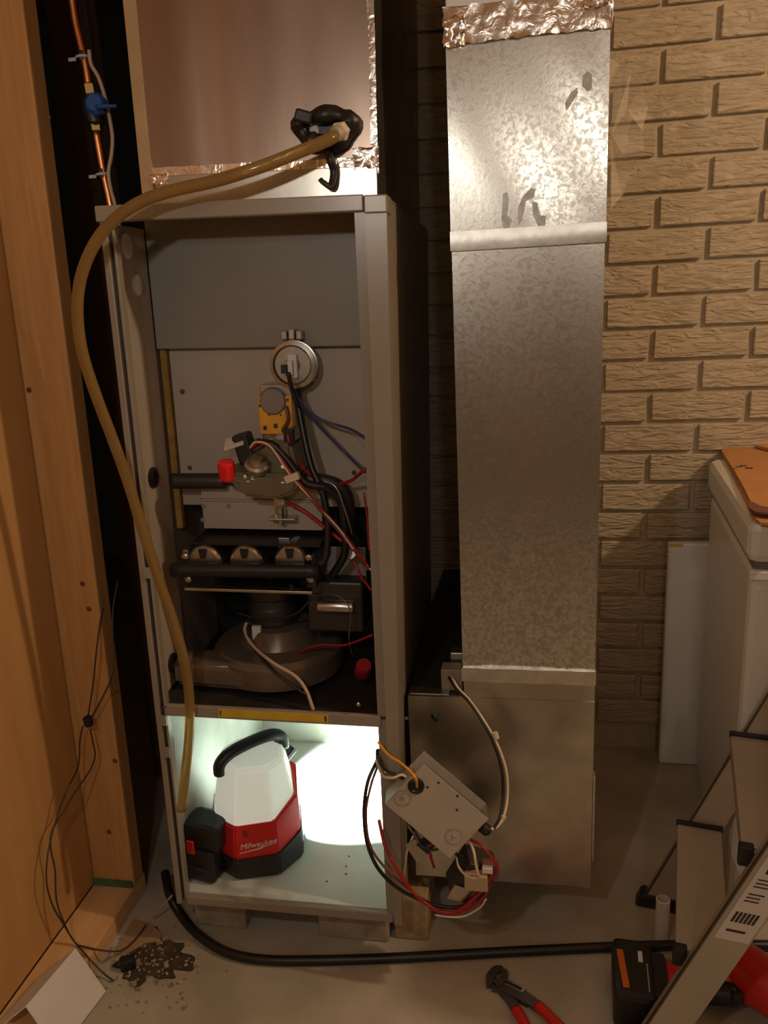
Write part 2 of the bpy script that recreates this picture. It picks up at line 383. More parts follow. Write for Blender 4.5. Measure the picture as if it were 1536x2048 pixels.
box('tray_back', c_.x-.004, b_.x+.012, .20, .204, a.z, c_.z+.02, M_black, bt)
box('tray_top', c_.x+.004, b_.x+.01, .07, .20, c_.z-.008, c_.z-.004, M_black, bt)
box('tray_lip', a.x, b_.x, .045, .062, a.z-.006, a.z-.001, M_steel, bt, .001)
box('tray_side', a.x-.004, a.x+.004, .062, .20, a.z+.045, a.z+.058, M_steel, bt, .001)
box('tray_side', b_.x-.004, b_.x+.003, .062, .20, a.z+.0, a.z+.055, M_dkst, bt, .001)
for (u, v) in ((411, 1122), (493, 1122), (583, 1122)):
    q = F(u, v, .07)
    br = lat('burner', [(.0290, .09), (.0290, .012), (.0275, .006), (.023, .002), (.0, .0)], (q.x, .062, q.z), (0, 1, 0), M_steel, bt, 26)
    bm = bmesh.new(); prism(bm, [(q.x-.0065, q.z+.023), (q.x+.0065, q.z+.023), (q.x+.004, q.z+.008), (q.x-.004, q.z+.008)], .0585, .066); obj('air_slot', bm, M_black, br)
    bm = bmesh.new(); prism(bm, [(q.x-.0065, q.z-.024), (q.x+.0065, q.z-.024), (q.x+.0045, q.z-.010), (q.x-.0045, q.z-.010)], .0585, .066); obj('air_slot', bm, M_black, br)
q0, q1 = F(345, 1140, .05), F(640, 1142, .05)
tube('manifold_pipe', [q0, (q0+q1)/2, q1], .0115, M_black, fu, 14)
for (u, v) in ((368, 1115), (374, 1160), (616, 1118), (619, 1161)):
    q = F(u, v, .05); lat('bolt', [(.006, 0), (.006, .003), (.003, .005), (0, .005)], (q.x, .056, q.z), (0, -1, 0), M_steel, bt, 10)
q = F(570, 1095, .09); box('flame_sensor_bracket', q.x-.009, q.x+.009, .085, .089, q.z-.02, q.z+.018, M_steel, bt, .001)

# draught inducer
iz = F(520, 1385, .06).z
idu = empty('inducer'); idu.parent = fu; idu['label'] = 'brown draught inducer housing and motor'
cx_, cy_ = F(560, 1340, .15).x, .155
bm = bmesh.new(); lathe(bm, [(.105, 0), (.115, .006), (.115, .042), (.106, .052), (.070, .056), (.062, .072), (.058, .086), (.045, .089), (0, .089)], Matrix.Translation((cx_, cy_, .402)), 40)
o = obj('volute', bm, M_indu, idu, True); o.data.set_sharp_from_angle(angle=.7)
bm = bmesh.new(); prism(bm, [(-.400, .055), (-.345, .050), (cx_-.02, .044), (cx_, .13), (-.345, .115), (-.400, .115)], .402, .450, 'z')
bmesh.ops.bevel(bm, geom=list(bm.edges), offset=.012, segments=3, affect='EDGES'); o = obj('outlet_duct', bm, M_indu, idu, True); o.data.set_sharp_from_angle(angle=.9)
q = F(340, 1370, .05); lat('outlet_collar', [(.030, 0), (.031, .002), (.031, .006), (.030, .008)], (-.362, .083, .427), (-1, 0, 0), M_indu, idu, 20)
bm = bmesh.new(); lathe(bm, [(.040, .088), (.044, .092), (.044, .118), (.041, .122), (.041, .135), (.044, .139), (.044, .158), (.030, .166), (.012, .168), (.010, .178), (0, .178)], Matrix.Translation((cx_-.006, cy_, .402)), 28)
o = obj('motor', bm, M_dkst, idu, True); o.data.set_sharp_from_angle(angle=.6)
q = F(517, 1262, .11); box('rating_tag', q.x-.009, q.x+.007, cy_-.055, cy_-.046, q.z-.012, q.z+.012, M_wpl, idu, .001)
q = F(672, 1200, .12)
tb = box('transformer_box', q.x-.045, q.x+.050, .10, .19, q.z-.05, q.z+.04, M_dkst, fu, .004)
lat('capacitor', [(.011, 0), (.012, .002), (.012, .058), (.011, .060), (0, .060)], (q.x-.024, .092, q.z+.0), (1, 0, 0), M_steel, tb, 16)
q = F(690, 1130, .13); box('relay_panel', q.x-.04, q.x+.035, .135, .14, q.z-.03, q.z+.03, M_inner, fu, .002)
lat('relay', [(.012, 0), (.012, .02), (.010, .022), (0, .022)], F(705, 1105, .12), (0, -1, .3), M_steel, fu, 14)
q = F(725, 1345, .10); lat('limit_switch', [(.014, 0), (.014, .03), (.012, .034), (0, .034)], q, (.2, -.6, .7), M_rwire, fu, 14)

# blower deck with yellow label
box('blower_deck', -.402, -.003, .001, D-.003, .392, .396, M_dkst, fu)  # dark colour carries the lower chamber's shade, own colour unknown
dl = box('deck_lip', -.3855, -.026, -.001, .008, .3785, .398, M_paint, fu, .0015)
a, b_ = F(435, 1416, -.003), F(656, 1432, -.003)
lb = box('warning_label', a.x, b_.x, -.0018, -.0008, .3825, .3965, M_ylab, dl, 0, None, 'yellow strip label on the deck lip')
bm = bmesh.new(); bx(bm, a.x+.003, a.x+.005, -.0022, -.0018, .385, .394); bx(bm, b_.x-.006, b_.x-.003, -.0022, -.0018, .385, .394); obj('label_marks', bm, M_print, lb)
for (u, v) in ((717, 1408),):
    lat('screw', [(.0035, 0), (.0035, .002), (.002, .003), (0, .003)], F(u, v, -.001), (0, -1, 0), M_steel, fu, 10)
# blower compartment
box('compartment_wall', -.3995, -.398, .018, .515, .020, .391, M_comp, fu)
box('compartment_wall', -.0065, -.005, .018, .515, .020, .391, M_comp, fu)
box('compartment_back', -.3995, -.005, .515, .517, .020, .391, M_comp, fu)
box('compartment_floor', -.3995, -.005, .012, .515, .014, .0195, mat('lamplit_floor', (.50, .54, .50), .45, col2=(.58, .62, .58), vscale=12), fu)  # paler than the walls: the lamp's light on the floor put into the colour
q = FZ(575, 1497, .0196); bm = bmesh.new(); prism(bm, [(q.x-.02, q.y-.03), (q.x+.008, q.y-.035), (q.x+.012, q.y), (q.x+.002, q.y+.02), (q.x-.018, q.y+.018)], .0196, .0199, 'z')
obj('rust_patch', bm, mat('rust_stain', (.34, .27, .14), .8, var=.3, vscale=50), fu)
for k in range(9):
    q = FZ(random.uniform(590, 760), random.uniform(1500, 1800), .0197)
    box('grit', q.x-.0015, q.x+.0015, q.y-.001, q.y+.001, .0196, .0208, M_dirt, fu)
box('door_switch', -.3985, -.388, .012, .024, .30, .325, M_brw, fu, .002)
q = F(757, 1512, .01); box('wire_clip', q.x-.004, q.x+.006, .004, .014, q.z-.02, q.z+.012, M_black, fu, .002)

# wiring inside the cabinet
def fw(name, px, r, m, **k): return tube(name, [F(u, v, d) for u, v, d in px], r, m, fu, **k)
fw('wire', [(577, 757, .085), (592, 800, .09), (640, 838, .10), (700, 858, .09), (730, 875, .03)], .0022, M_blue)
fw('wire', [(585, 775, .09), (615, 825, .10), (665, 880, .11), (705, 920, .10), (730, 945, .03)], .0022, M_blue)
fw('wire', [(576, 745, .083), (584, 780, .086), (596, 812, .09)], .0035, M_black)
fw('sensing_tube', [(592, 780, .11), (604, 850, .10), (622, 930, .085), (645, 985, .075), (655, 1040, .07), (655, 1090, .065), (645, 1125, .06), (600, 1150, .055)], .0058, M_rub, label='black rubber sensing tube')
fw('sensing_tube', [(515, 885, .07), (545, 890, .068), (575, 920, .066), (610, 965, .064), (650, 975, .07), (680, 1000, .08), (690, 1060, .08), (688, 1110, .08), (665, 1150, .09)], .0065, M_rub, label='black rubber sensing tube')
fw('wire', [(730, 938, .03), (700, 962, .09), (660, 968, .10), (620, 950, .09), (585, 905, .085), (575, 868, .088)], .0028, M_rwire)
fw('wire', [(500, 895, .06), (512, 884, .055), (540, 892, .052), (570, 935, .05), (588, 960, .05), (625, 1000, .055), (680, 1060, .06), (715, 1110, .05), (742, 1140, .01)], .0017, M_wwire)
fw('wire', [(500, 898, .061), (520, 886, .056), (552, 905, .053), (590, 955, .052), (632, 1005, .055), (690, 1070, .06), (738, 1135, .01)], .0019, M_rwire)
fw('wire', [(505, 902, .062), (535, 888, .058), (560, 915, .055), (600, 970, .054), (640, 1020, .056), (700, 1090, .06), (735, 1140, .012)], .0019, M_brw)
fw('wire', [(575, 1005, .09), (605, 1020, .085), (650, 1055, .085), (700, 1095, .08)], .0034, M_rwire)
q = F(585, 955, .05); box('wire_clip', q.x-.012, q.x+.012, .044, .056, q.z-.006, q.z+.006, M_wwire, fu, .002, Matrix.Translation(q) @ Matrix.Rotation(-.35, 4, 'Y') @ Matrix.Translation(-q))
fw('wire', [(645, 962, .08), (672, 975, .075), (690, 1020, .075), (705, 1070, .08)], .0016, M_steel)
fw('wire', [(493, 1245, .09), (490, 1262, .085), (505, 1290, .065), (545, 1325, .035), (590, 1352, .022), (612, 1380, .015), (627, 1420, .005)], .0030, mat('pink_white_wire', (.42, .32, .25), .45), label='pale wire from motor to deck')
fw('wire', [(497, 1250, .092), (500, 1285, .07), (540, 1335, .034), (580, 1368, .02), (615, 1390, .012)], .0026, M_black)
fw('wire', [(590, 1330, .11), (600, 1305, .09), (640, 1290, .08), (690, 1290, .07), (745, 1270, .04)], .0020, M_rwire)
fw('wire', [(580, 1170, .06), (620, 1190, .10), (670, 1190, .08), (700, 1220, .07), (698, 1280, .07), (705, 1310, .08)], .0010, M_cast)
fw('wire', [(470, 1225, .10), (530, 1238, .09), (590, 1228, .09), (620, 1200, .10)], .0016, M_black)
fw('wire', [(708, 1120, .06), (720, 1150, .05), (735, 1170, .03), (742, 1180, .02)], .0022, M_rwire)
fw('wire', [(728, 985, .02), (735, 1040, .02), (738, 1100, .02)], .0016, M_rwire)

# ================================================================== SUPPLY PLENUM on top of the furnace
pl = empty('supply_plenum'); pl.matrix_world = FMAT
tag(pl, 'brownish sheet metal supply plenum standing on top of the furnace', 'duct')
PX0, PX1, PY = -.340, -.016, .03
bm = bmesh.new(); sheet(bm, PX0, PX1, 1.205, 2.0, PY, 16, 24, lambda a, b: .0022*math.sin(a*3.1)*math.sin(b*9)+.0016*math.exp(-((a-.32)/.035)**2))
obj('front_panel', bm, M_plen, pl, True, None, .7)
box('side_sheet', PX1-.001, PX1+.0008, PY+.003, .60, 1.172, 2.0, M_galv2, pl)
box('side_sheet', PX0-.0008, PX0+.001, PY+.003, .60, 1.172, 2.0, M_galv2, pl)
box('back_sheet', PX0, PX1, .599, .601, 1.172, 2.0, M_galv2, pl)
box('collar', PX0+.006, PX1+.002, PY-.004, .59, 1.1705, 1.210, M_galv2, pl, .001)
bm = bmesh.new(); prism(bm, [(PX0-.010, 1.183), (PX0+.014, 1.185), (PX0+.013, 1.195), (PX0+.006, 1.235), (PX0+.008, 2.0), (PX0-.010, 2.0)], PY-.004, PY+.012)
obj('corner_flange', bm, M_tan, pl, label='tan bent corner flange')
def foil(name, x0, x1, z0, z1, y, nx, nz, amp, parent, seed):
    rr = random.Random(seed); tb_ = {}
    def fn(a, b):
        k = (round(a*nx), round(b*nz))
        if k not in tb_: tb_[k] = rr.uniform(-1, .35)*amp
        return tb_[k]
    bm = bmesh.new(); sheet(bm, x0, x1, z0, z1, y, nx, nz, fn)
    for v in bm.verts: v.co.x += rr.uniform(-1, 1)*amp*.4; v.co.z += rr.uniform(-1, 1)*amp*.7
    return obj(name, bm, M_foil, parent, True, None, 1.2)
foil('foil_tape', PX0+.004, PX1+.004, 1.200, 1.221, PY-.003, 26, 3, .0010, pl, 3)
foil('foil_tape', PX1-.006, PX1+.003, 1.215, 2.0, PY-.002, 2, 60, .0010, pl, 4)
foil('foil_tape', PX1-.030, PX1+.005, 1.206, 1.232, PY-.004, 7, 6, .0030, pl, 5)
foil('foil_tape', PX0+.004, PX0+.030, 1.199, 1.212, PY-.005, 8, 4, .0022, pl, 6)

# black rubber boot round the outlet
rb = empty('rubber_boot'); rb.matrix_world = FMAT
tag(rb, 'black rubber boot wrapped around the outlet low on the plenum', 'boot')
bm = bmesh.new(); c0 = F(655, 260, PY-.012); ring = []
N = 40
for i in range(N):
    a = 2*math.pi*i/N; rx, rz = .033+.003*math.sin(3*a), .0175+.002*math.sin(2*a+1)
    ring.append(Vector((c0.x+rx*math.cos(a)-.002, PY-.014, c0.z+rz*math.sin(a)+.001)))
segs = 10; rings = []
for i, p in enumerate(ring):
    t = (ring[(i+1) % N]-ring[i-1]).normalized(); nx_ = Vector((0, 1, 0)); ny_ = t.cross(nx_)
    r0 = .0115+.0022*math.sin(5*i/N*6.28)+random.uniform(-.0006, .0006)
    rings.append([bm.verts.new(p+nx_*math.cos(6.283*k/segs)*r0*1.15+ny_*math.sin(6.283*k/segs)*r0) for k in range(segs)])
for i in range(N):
    for k in range(segs): bm.faces.new((rings[i][k], rings[i][(k+1) % segs], rings[(i+1) % N][(k+1) % segs], rings[(i+1) % N][k]))
bmesh.ops.recalc_face_normals(bm, faces=bm.faces); obj('collar', bm, M_rub, rb, True)
q = F(610, 232, PY-.02); box('torn_flap', q.x-.012, q.x+.012, PY-.030, PY-.004, q.z-.010, q.z+.006, M_rub, rb, .003, Matrix.Translation(q) @ Matrix.Rotation(.3, 4, 'Y') @ Matrix.Translation(-q))
bm = bmesh.new(); q = F(655, 262, PY); lathe(bm, [(.030, 0), (.030, .009), (.026, .011), (0, .011)], aim((q.x+.006, PY-.003, q.z), (0, -1, 0)), 20); obj('backing', bm, M_rub, rb)
q = F(627, 264, PY-.012); lat('white_stub', [(.0095, 0), (.0095, .006), (.007, .008), (0, .008)], (q.x, PY-.008, q.z), (-.2, -1, .1), M_wpl, rb, 16)
tube('tail', [F(655, 302, PY-.016), F(662, 322, PY-.018), F(668, 345, PY-.014), F(662, 372, PY-.018), F(648, 366, PY-.022), F(640, 358, PY-.022)], (.006, .0045), M_rub, rb, 8, flat=.5)

# ================================================================== DRAIN HOSE
def Wd(u, v, d): return FMAT @ F(u, v, d)
hz = empty('drain_hose'); tag(hz, 'amber vinyl hose looping from the plenum down to the furnace base', 'hose')
hp = [(683, 263, .000), (655, 280, -.022), (600, 303, -.036), (520, 334, -.047), (430, 362, -.052), (350, 380, -.055), (285, 402, -.056), (228, 440, -.056), (188, 490, -.055), (162, 555, -.052), (155, 625, -.05), (165, 705, -.046), (192, 790, -.04), (226, 880, -.034),
      (258, 970, -.03), (287, 1065, -.026), (318, 1160, -.022), (347, 1245, -.02), (369, 1325, -.019), (379, 1400, -.019), (378, 1475, -.019), (371, 1545, -.019), (363, 1620, -.019)]
tube('hose_wall', [Wd(*p) for p in hp], .0080, M_hose, hz, 14, 5)
p0, p1 = Wd(683, 262, .006), Wd(672, 268, -.012)
lat('nut', [(.0125, 0), (.0125, .008), (.010, .010), (0, .010)], p0, p1-p0, mat('nylon_nut', (.62, .56, .45), .4), hz, 6, False)
lat('barb', [(.0095, .008), (.0095, .022), (.008, .025), (0, .025)], p0, p1-p0, mat('nylon_barb', (.36, .33, .24), .4), hz, 14)

# ================================================================== COPPER GAS LINE with blue valve
gp = empty('gas_line', at(225, 420, y=.2)); gp.location = (0, 0, 0)
tag(gp, 'copper gas line with a blue handled shutoff valve beside the plenum', 'pipe')
Pc = lambda u, v, y=.2: at(u, v, y=y)
tube('copper_pipe', [Pc(138, -60), Pc(150, 40), Pc(170, 125), Pc(178, 175)], .0088, M_copper, gp, 12)
tube('copper_pipe', [Pc(192, 262), Pc(206, 340), Pc(220, 405), Pc(238, 500), Pc(255, 600)], .0088, M_copper, gp, 12)
d = (Pc(194, 260)-Pc(178, 175)).normalized()
lat('flare_nut', [(.0105, 0), (.0125, .002), (.0125, .016), (.010, .019), (0, .019)], Pc(176, 168), d, M_brass, gp, 6, False)
lat('flare_nut', [(.010, 0), (.0125, .003), (.0125, .017), (.0105, .019), (0, .019)], Pc(188, 240), d, M_brass, gp, 6, False)
vb = lat('valve_body', [(.009, 0), (.015, .006), (.017, .018), (.017, .030), (.015, .042), (.009, .048)], Pc(180, 190), d, M_dkst, gp, 18)
h = Pc(196, 212, .180)
hd = lat('handle', [(.014, 0), (.0165, .003), (.0165, .012), (.012, .018), (0, .019)], h, (.15, -1, .1), M_bhan, vb, 20, label='blue valve handle')
hm = bmesh.new(); tubebm(hm, [Pc(196, 214, .163), Pc(214, 213, .160), Pc(234, 212, .160)], (.0075, .004), 8, 4, flat=.6); obj('handle_lever', hm, M_bhan, vb, True)
for (u, v) in ((166, 118), (206, 352)):
    p = Pc(u, v)
    lat('pipe_wrap', [(.0100, 0), (.0105, .002), (.0105, .012), (.0100, .014)], p+Vector((-.0005, 0, -.004)), -d, M_rub, gp, 12)
    lat('cable_tie', [(.0110, 0), (.0118, .0005), (.0118, .0035), (.0110, .004)], p, -d, M_wpl, gp, 14)
    box('tie_tail', p.x-.022, p.x-.009, p.y-.006, p.y-.003, p.z-.003, p.z+.002, M_wpl, gp)
tube('tracer_wire', [Pc(178, 100, .19), Pc(182, 128, .19), Pc(197, 155, .19), Pc(210, 195, .19), Pc(219, 235, .19), Pc(225, 275, .19), Pc(223, 310, .19), Pc(217, 345, .19), Pc(222, 380, .19), Pc(230, 410, .19), Pc(248, 500, .19)], .0032, mat('pinkish_wire', (.58, .45, .34), .5), gp, 8)

# ================================================================== RETURN AIR DUCT
rd = empty('return_duct', (.21, .09, .118)); rd.location = (0, 0, 0)
tag(rd, 'galvanised return air duct rising from a box beside the furnace', 'duct')
YD, XL, XR = .0876, .1085, .3205
rr = random.Random(2)
bm = bmesh.new(); sheet(bm, XL, XR, .532, 1.188, YD, 20, 40, lambda a, b: .0035*(4*a*(1-a))*(.6+.4*math.sin(b*4+.5)) + .0008*math.sin(a*7+b*5))
obj('riser_sheet', bm, M_galv, rd, True, None, .7)
bm = bmesh.new(); sheet(bm, XL-.001, XR+.001, 1.212, 1.462, YD-.001, 20, 20, lambda a, b: .0008*(4*a*(1-a)) + .0006*math.sin(a*9+b*6))
obj('riser_sheet', bm, M_galv, rd, True, None, .7)
for (x0, x1) in ((XL, XL+.002), (XR-.002, XR)):
    box('riser_side', x0, x1, YD+.018, .66, .485, 1.80, M_galv2, rd)
box('riser_back', XL, XR, .66, .662, .485, 1.80, M_galv2, rd)
bm = bmesh.new(); sheet(bm, XL-.0015, XR+.0015, 1.187, 1.2135, YD-.006, 12, 3, lambda a, b: -.0008*(1 if .1<b<.9 else 0)+.0015*math.sin(a*5)); obj('drive_cleat', bm, M_cleat, rd, True, None, .7)
bm = bmesh.new(); sheet(bm, XL-.002, XR+.001, .511, .535, YD-.004, 16, 3, lambda a, b: .0008*math.sin(a*19)); obj('drive_cleat', bm, M_cleat, rd, True, None, .7)
# base box
def dent(a, b): return .004*math.exp(-((a-.42)/.2)**2-((b-.75)/.25)**2)+.0022*math.sin(a*6+1)*math.sin(b*5)+.003*math.exp(-((a-.85)/.1)**2)
bm = bmesh.new(); sheet(bm, .015, XR, .120, .480, YD, 24, 24, dent); obj('box_front', bm, M_galv2, rd, True, None, .7)
bm = bmesh.new(); sheet(bm, XL+.001, XR, .480, .513, YD, 10, 3, lambda a, b: .001); obj('riser_throat', bm, M_galv2, rd, True, None, .7)
box('box_top', .015, XR, YD+.002, .715, .479, .481, M_dkst, rd)
box('box_top_flange', .018, .085, YD-.001, YD+.022, .481, .4845, M_galv2, rd, .001)
box('box_side', XR-.002, XR, YD+.02, .715, .120, .480, M_galv2, rd)
box('box_side', .015, .017, YD+.02, .715, .120, .480, M_galv2, rd)
box('box_bottom', .015, XR, YD+.004, .715, .119, .121, M_galv2, rd)
q = at(1187, 1590, y=.10); box('edge_strip', XR+.0005, XR+.005, YD+.004, YD+.02, .17, .34, M_cleat, rd, .001)
foil('foil_tape', XL-.003, XR+.003, 1.450, 1.494, YD-.004, 34, 6, .0026, rd, 8)
foil('foil_tape', XR-.034, XR+.003, 1.476, 1.56, YD-.006, 9, 18, .004, rd, 9)
foil('foil_tape', XL-.003, XL+.024, 1.447, 1.482, YD-.006, 7, 8, .0045, rd, 10)
box('upper_sleeve', XL, XR-.002, YD-.001, .66, 1.488, 1.80, mat('pale_sleeve', (.62, .62, .60), .4, metal=.5), rd, .002)
for (u, v, s) in ((1180, 158, 8), (1150, 205, 6)):
    pass
q = at(868, 1432, y=YD); lat('bolt', [(.0065, 0), (.0065, .004), (.004, .004), (.004, .016), (0, .016)], (q.x, YD+.003, q.z), (.3, -1, 0), M_black, rd, 10)
lat('screw', [(.0035, 0), (.0035, .002), (0, .003)], at(804, 1435, y=YD-.0005)+Vector((.008, 0, 0)), (0, -1, 0), M_steel, rd, 10)
# smudges worn into the zinc: oxide patches
M_smear = mat('zinc_oxide_smear', (.34, .33, .31), .42, metal=.9, var=.25, vscale=90)
def smear(pts):
    bm = bmesh.new(); c = [at(u, v, y=YD-.0006) for u, v in pts]
    vs = [bm.verts.new(p+Vector((0, .006, 0))) for p in c]; vf = [bm.verts.new(Vector((p.x, 0, p.z))) for p in c]
    for a in vf:
        t = (a.co.x-XL)/(XR-XL); a.co.y = YD-.001+.0008*4*t*(1-t)-.0007
    for a in vs:
        t = (a.co.x-XL)/(XR-XL); a.co.y = YD-.001+.0008*4*t*(1-t)+.001
    n = len(pts); bm.faces.new(vf); bm.faces.new(vs[::-1])
    for i in range(n): bm.faces.new((vf[i], vs[i], vs[(i+1) % n], vf[(i+1) % n]))
    bmesh.ops.recalc_face_normals(bm, faces=bm.faces); obj('oxide_smear', bm, M_smear, rd)
smear([(1006, 388), (1014, 384), (1018, 400), (1014, 430), (1024, 440), (1018, 458), (1008, 462), (1003, 440)])
smear([(1036, 415), (1046, 392), (1062, 376), (1072, 378), (1068, 395), (1052, 402), (1044, 440), (1036, 452)])
smear([(1064, 402), (1074, 405), (1080, 430), (1092, 432), (1090, 458), (1078, 456), (1066, 430)])
smear([(1166, 150), (1176, 142), (1184, 150), (1184, 176), (1176, 184), (1164, 172)])
smear([(1142, 184), (1154, 176), (1156, 186), (1140, 212), (1132, 222), (1130, 206)])
# thermostat relay on the duct shoulder
sr = empty('duct_relay', (.085, .15, .481)); sr.location = (0, 0, 0)
tag(sr, 'small tan relay box on the shoulder of the return duct', 'relay')
box('relay_case', .070, .106, .105, .135, .4815, .520, mat('relay_tan', (.26, .21, .14), .5), sr, .002)
box('relay_cap', .083, .107, .14, .165, .4815, .535, M_galv2, sr, .002)

# clear plastic film hanging behind the duct
bm = bmesh.new(); out = [(1208, 110), (1240, 128), (1262, 140), (1285, 170), (1296, 215), (1284, 262), (1290, 300), (1262, 345), (1245, 390), (1222, 418), (1208, 430)]
ctr = at(1222, 270, y=.36); vv = []
for i, (u, v) in enumerate(out):
    p = at(u, v, y=.36+.02*math.sin(i*1.9)); vv.append(p)
cv = bm.verts.new(ctr); mid = []; outv = []
for i, p in enumerate(vv):
    outv.append(bm.verts.new(p)); mid.append(bm.verts.new(ctr.lerp(p, .55)+Vector((0, .018*math.cos(i*2.3), 0))))
for i in range(len(vv)-1):
    bm.faces.new((outv[i], outv[i+1], mid[i+1], mid[i])); bm.faces.new((mid[i], mid[i+1], cv))
o = obj('plastic_film', bm, M_clear); sm = o.modifiers.new('solid', 'SOLIDIFY'); sm.thickness = .0008
tag(o, 'torn clear plastic film stuck to the side of the return duct', 'plastic film')

# ================================================================== WORK LIGHT inside the blower compartment
LB = Vector((-.292, .135, .0205))
LM = FMAT @ Matrix.Translation(LB) @ Matrix.Rotation(math.radians(16), 4, 'Z')
wk = empty('work_light'); wk.matrix_world = LM
tag(wk, 'red and black battery work light with frosted diffuser standing in the furnace base', 'lamp')
def octa(hw, hd, ch): return [(-hw+ch, -hd), (hw-ch, -hd), (hw, -hd+ch), (hw, hd-ch), (hw-ch, hd), (-hw+ch, hd), (-hw, hd-ch), (-hw, -hd+ch)]
def loft(secs):
    bm = bmesh.new(); rs = [[bm.verts.new(p) for p in s] for s in secs]
    for a, b in zip(rs, rs[1:]):
        n = len(a)
        for i in range(n): bm.faces.new((a[i], a[(i+1) % n], b[(i+1) % n], b[i]))
    bm.faces.new(rs[0][::-1]); bm.faces.new(rs[-1]); bmesh.ops.recalc_face_normals(bm, faces=bm.faces); return bm
def osec(hw, hd, ch, hs):
    o_ = octa(hw, hd, ch); return [Vector((a, b, hs[i] if isinstance(hs, (list, tuple)) else hs)) for i, (a, b) in enumerate(o_)]
bm = loft([osec(.078, .078, .042, 0), osec(.084, .084, .045, .006), osec(.086, .086, .045, .042), osec(.0835, .0835, .044, [.048, .052, .066, .066, .055, .048, .044, .046])])
bmesh.ops.bevel(bm, geom=list(bm.edges), offset=.003, segments=2, affect='EDGES'); obj('base', bm, M_black, wk)
bm = loft([osec(.0815, .0815, .043, [.042, .046, .060, .060, .050, .042, .038, .040]), osec(.082, .082, .044, .085), osec(.079, .079, .043, [.110, .112, .138, .158, .150, .115, .110, .108])])
bmesh.ops.bevel(bm, geom=list(bm.edges), offset=.0025, segments=2, affect='EDGES'); rbdy = obj('body', bm, M_red, wk, label='red plastic body')
bm = loft([osec(.076, .076, .042, .090), osec(.073, .073, .040, .135), osec(.058, .058, .031, .206), osec(.052, .052, .028, .212)])
bmesh.ops.bevel(bm, geom=list(bm.edges), offset=.003, segments=2, affect='EDGES'); obj('diffuser', bm, M_diff, wk, label='frosted white diffuser')
hpz = [(-.058, -.030, .192), (-.056, -.028, .210), (-.038, -.018, .224), (0, 0, .232), (.036, .018, .232), (.052, .028, .220), (.054, .030, .198)]
bm = bmesh.new(); tubebm(bm, [Vector(p) for p in hpz], .0115, 10, 5, flat=1.35); obj('handle', bm, M_black, wk, True)
bm = bmesh.new()
for t in range(6): bx(bm, -.034+t*.012, -.027+t*.012, -.012+t*.004, .004+t*.004, .2205+.0012*t, .229+.0008*t, None, .002)
obj('grip_ridges', bm, M_black, wk)
bb = empty('battery'); bb.parent = wk; bb['label'] = 'black battery pack'
Mb = Matrix.Translation((-.098, -.040, 0)) @ Matrix.Rotation(math.radians(-28), 4, 'Z')
box('battery_case', -.035, .040, -.036, .036, .001, .066, M_black, bb, .008, Mb)
box('battery_shoe', -.026, .050, -.030, .030, .064, .115, M_black, bb, .010, Mb)
box('release_tab', -.010, .006, -.0385, -.034, .060, .088, M_red, bb, .002, Mb)
box('battery_rib', -.030, .034, -.038, -.034, .028, .034, M_dkst, bb, .001, Mb)
box('power_button', -.020, -.013, -.0835, -.080, .090, .106, mat('dark_red', (.25, .01, .01), .4), rbdy, .001)
def text(name, s, size, M, m, parent, ext=.0004):
    c = bpy.data.curves.new(name, 'FONT'); c.body = s; c.size = size; c.extrude = ext; c.align_x = 'CENTER'; c.align_y = 'CENTER'; c.shear = .25
    t = bpy.data.objects.new(name, c); COL.objects.link(t); bpy.context.view_layer.update()
    me = bpy.data.meshes.new_from_object(t.evaluated_get(bpy.context.evaluated_depsgraph_get())); bpy.data.objects.remove(t)
    me.transform(M); me.materials.clear(); me.materials.append(m); o = bpy.data.objects.new(name, me); COL.objects.link(o); o.parent = parent; return o
Mt = Matrix.Translation((.004, -.0828, .074)) @ Matrix.Rotation(math.pi/2, 4, 'X') @ Matrix.Rotation(.10, 4, 'Z')
text('lettering', 'Milwaukee', .0155, Mt, M_lgrey, rbdy)
bm = bmesh.new(); prism(bm, [(-.030, .058), (.010, .064), (.006, .0665), (.034, .072), (.010, .068), (.013, .0655)], -.0832, -.0818); obj('lightning_mark', bm, M_lgrey, rbdy)
LH = (Matrix.Translation(LB) @ Matrix.Rotation(math.radians(16), 4, 'Z')).inverted() @ aim((-.243, .218, .176), (.38, .43, -.82))
lm = box('led_head', -.013, .013, -.013, .013, -.018, -.004, M_black, wk, .003, LH)
lens = box('led_lens', -.010, .010, -.010, .010, -.0045, -.003, mat('led_lens', (.9, 1, .95), .3, emit=20), lm, 0, LH)
sp = bpy.data.lights.new('led_beam', 'SPOT'); sp.energy = 75; sp.color = (.86, 1, .93); sp.spot_size = math.radians(84); sp.spot_blend = .16; sp.shadow_soft_size = .012
so = bpy.data.objects.new('led_beam', sp); COL.objects.link(so)
so.matrix_world = LM @ LH @ Matrix.Rotation(math.pi, 4, 'X')

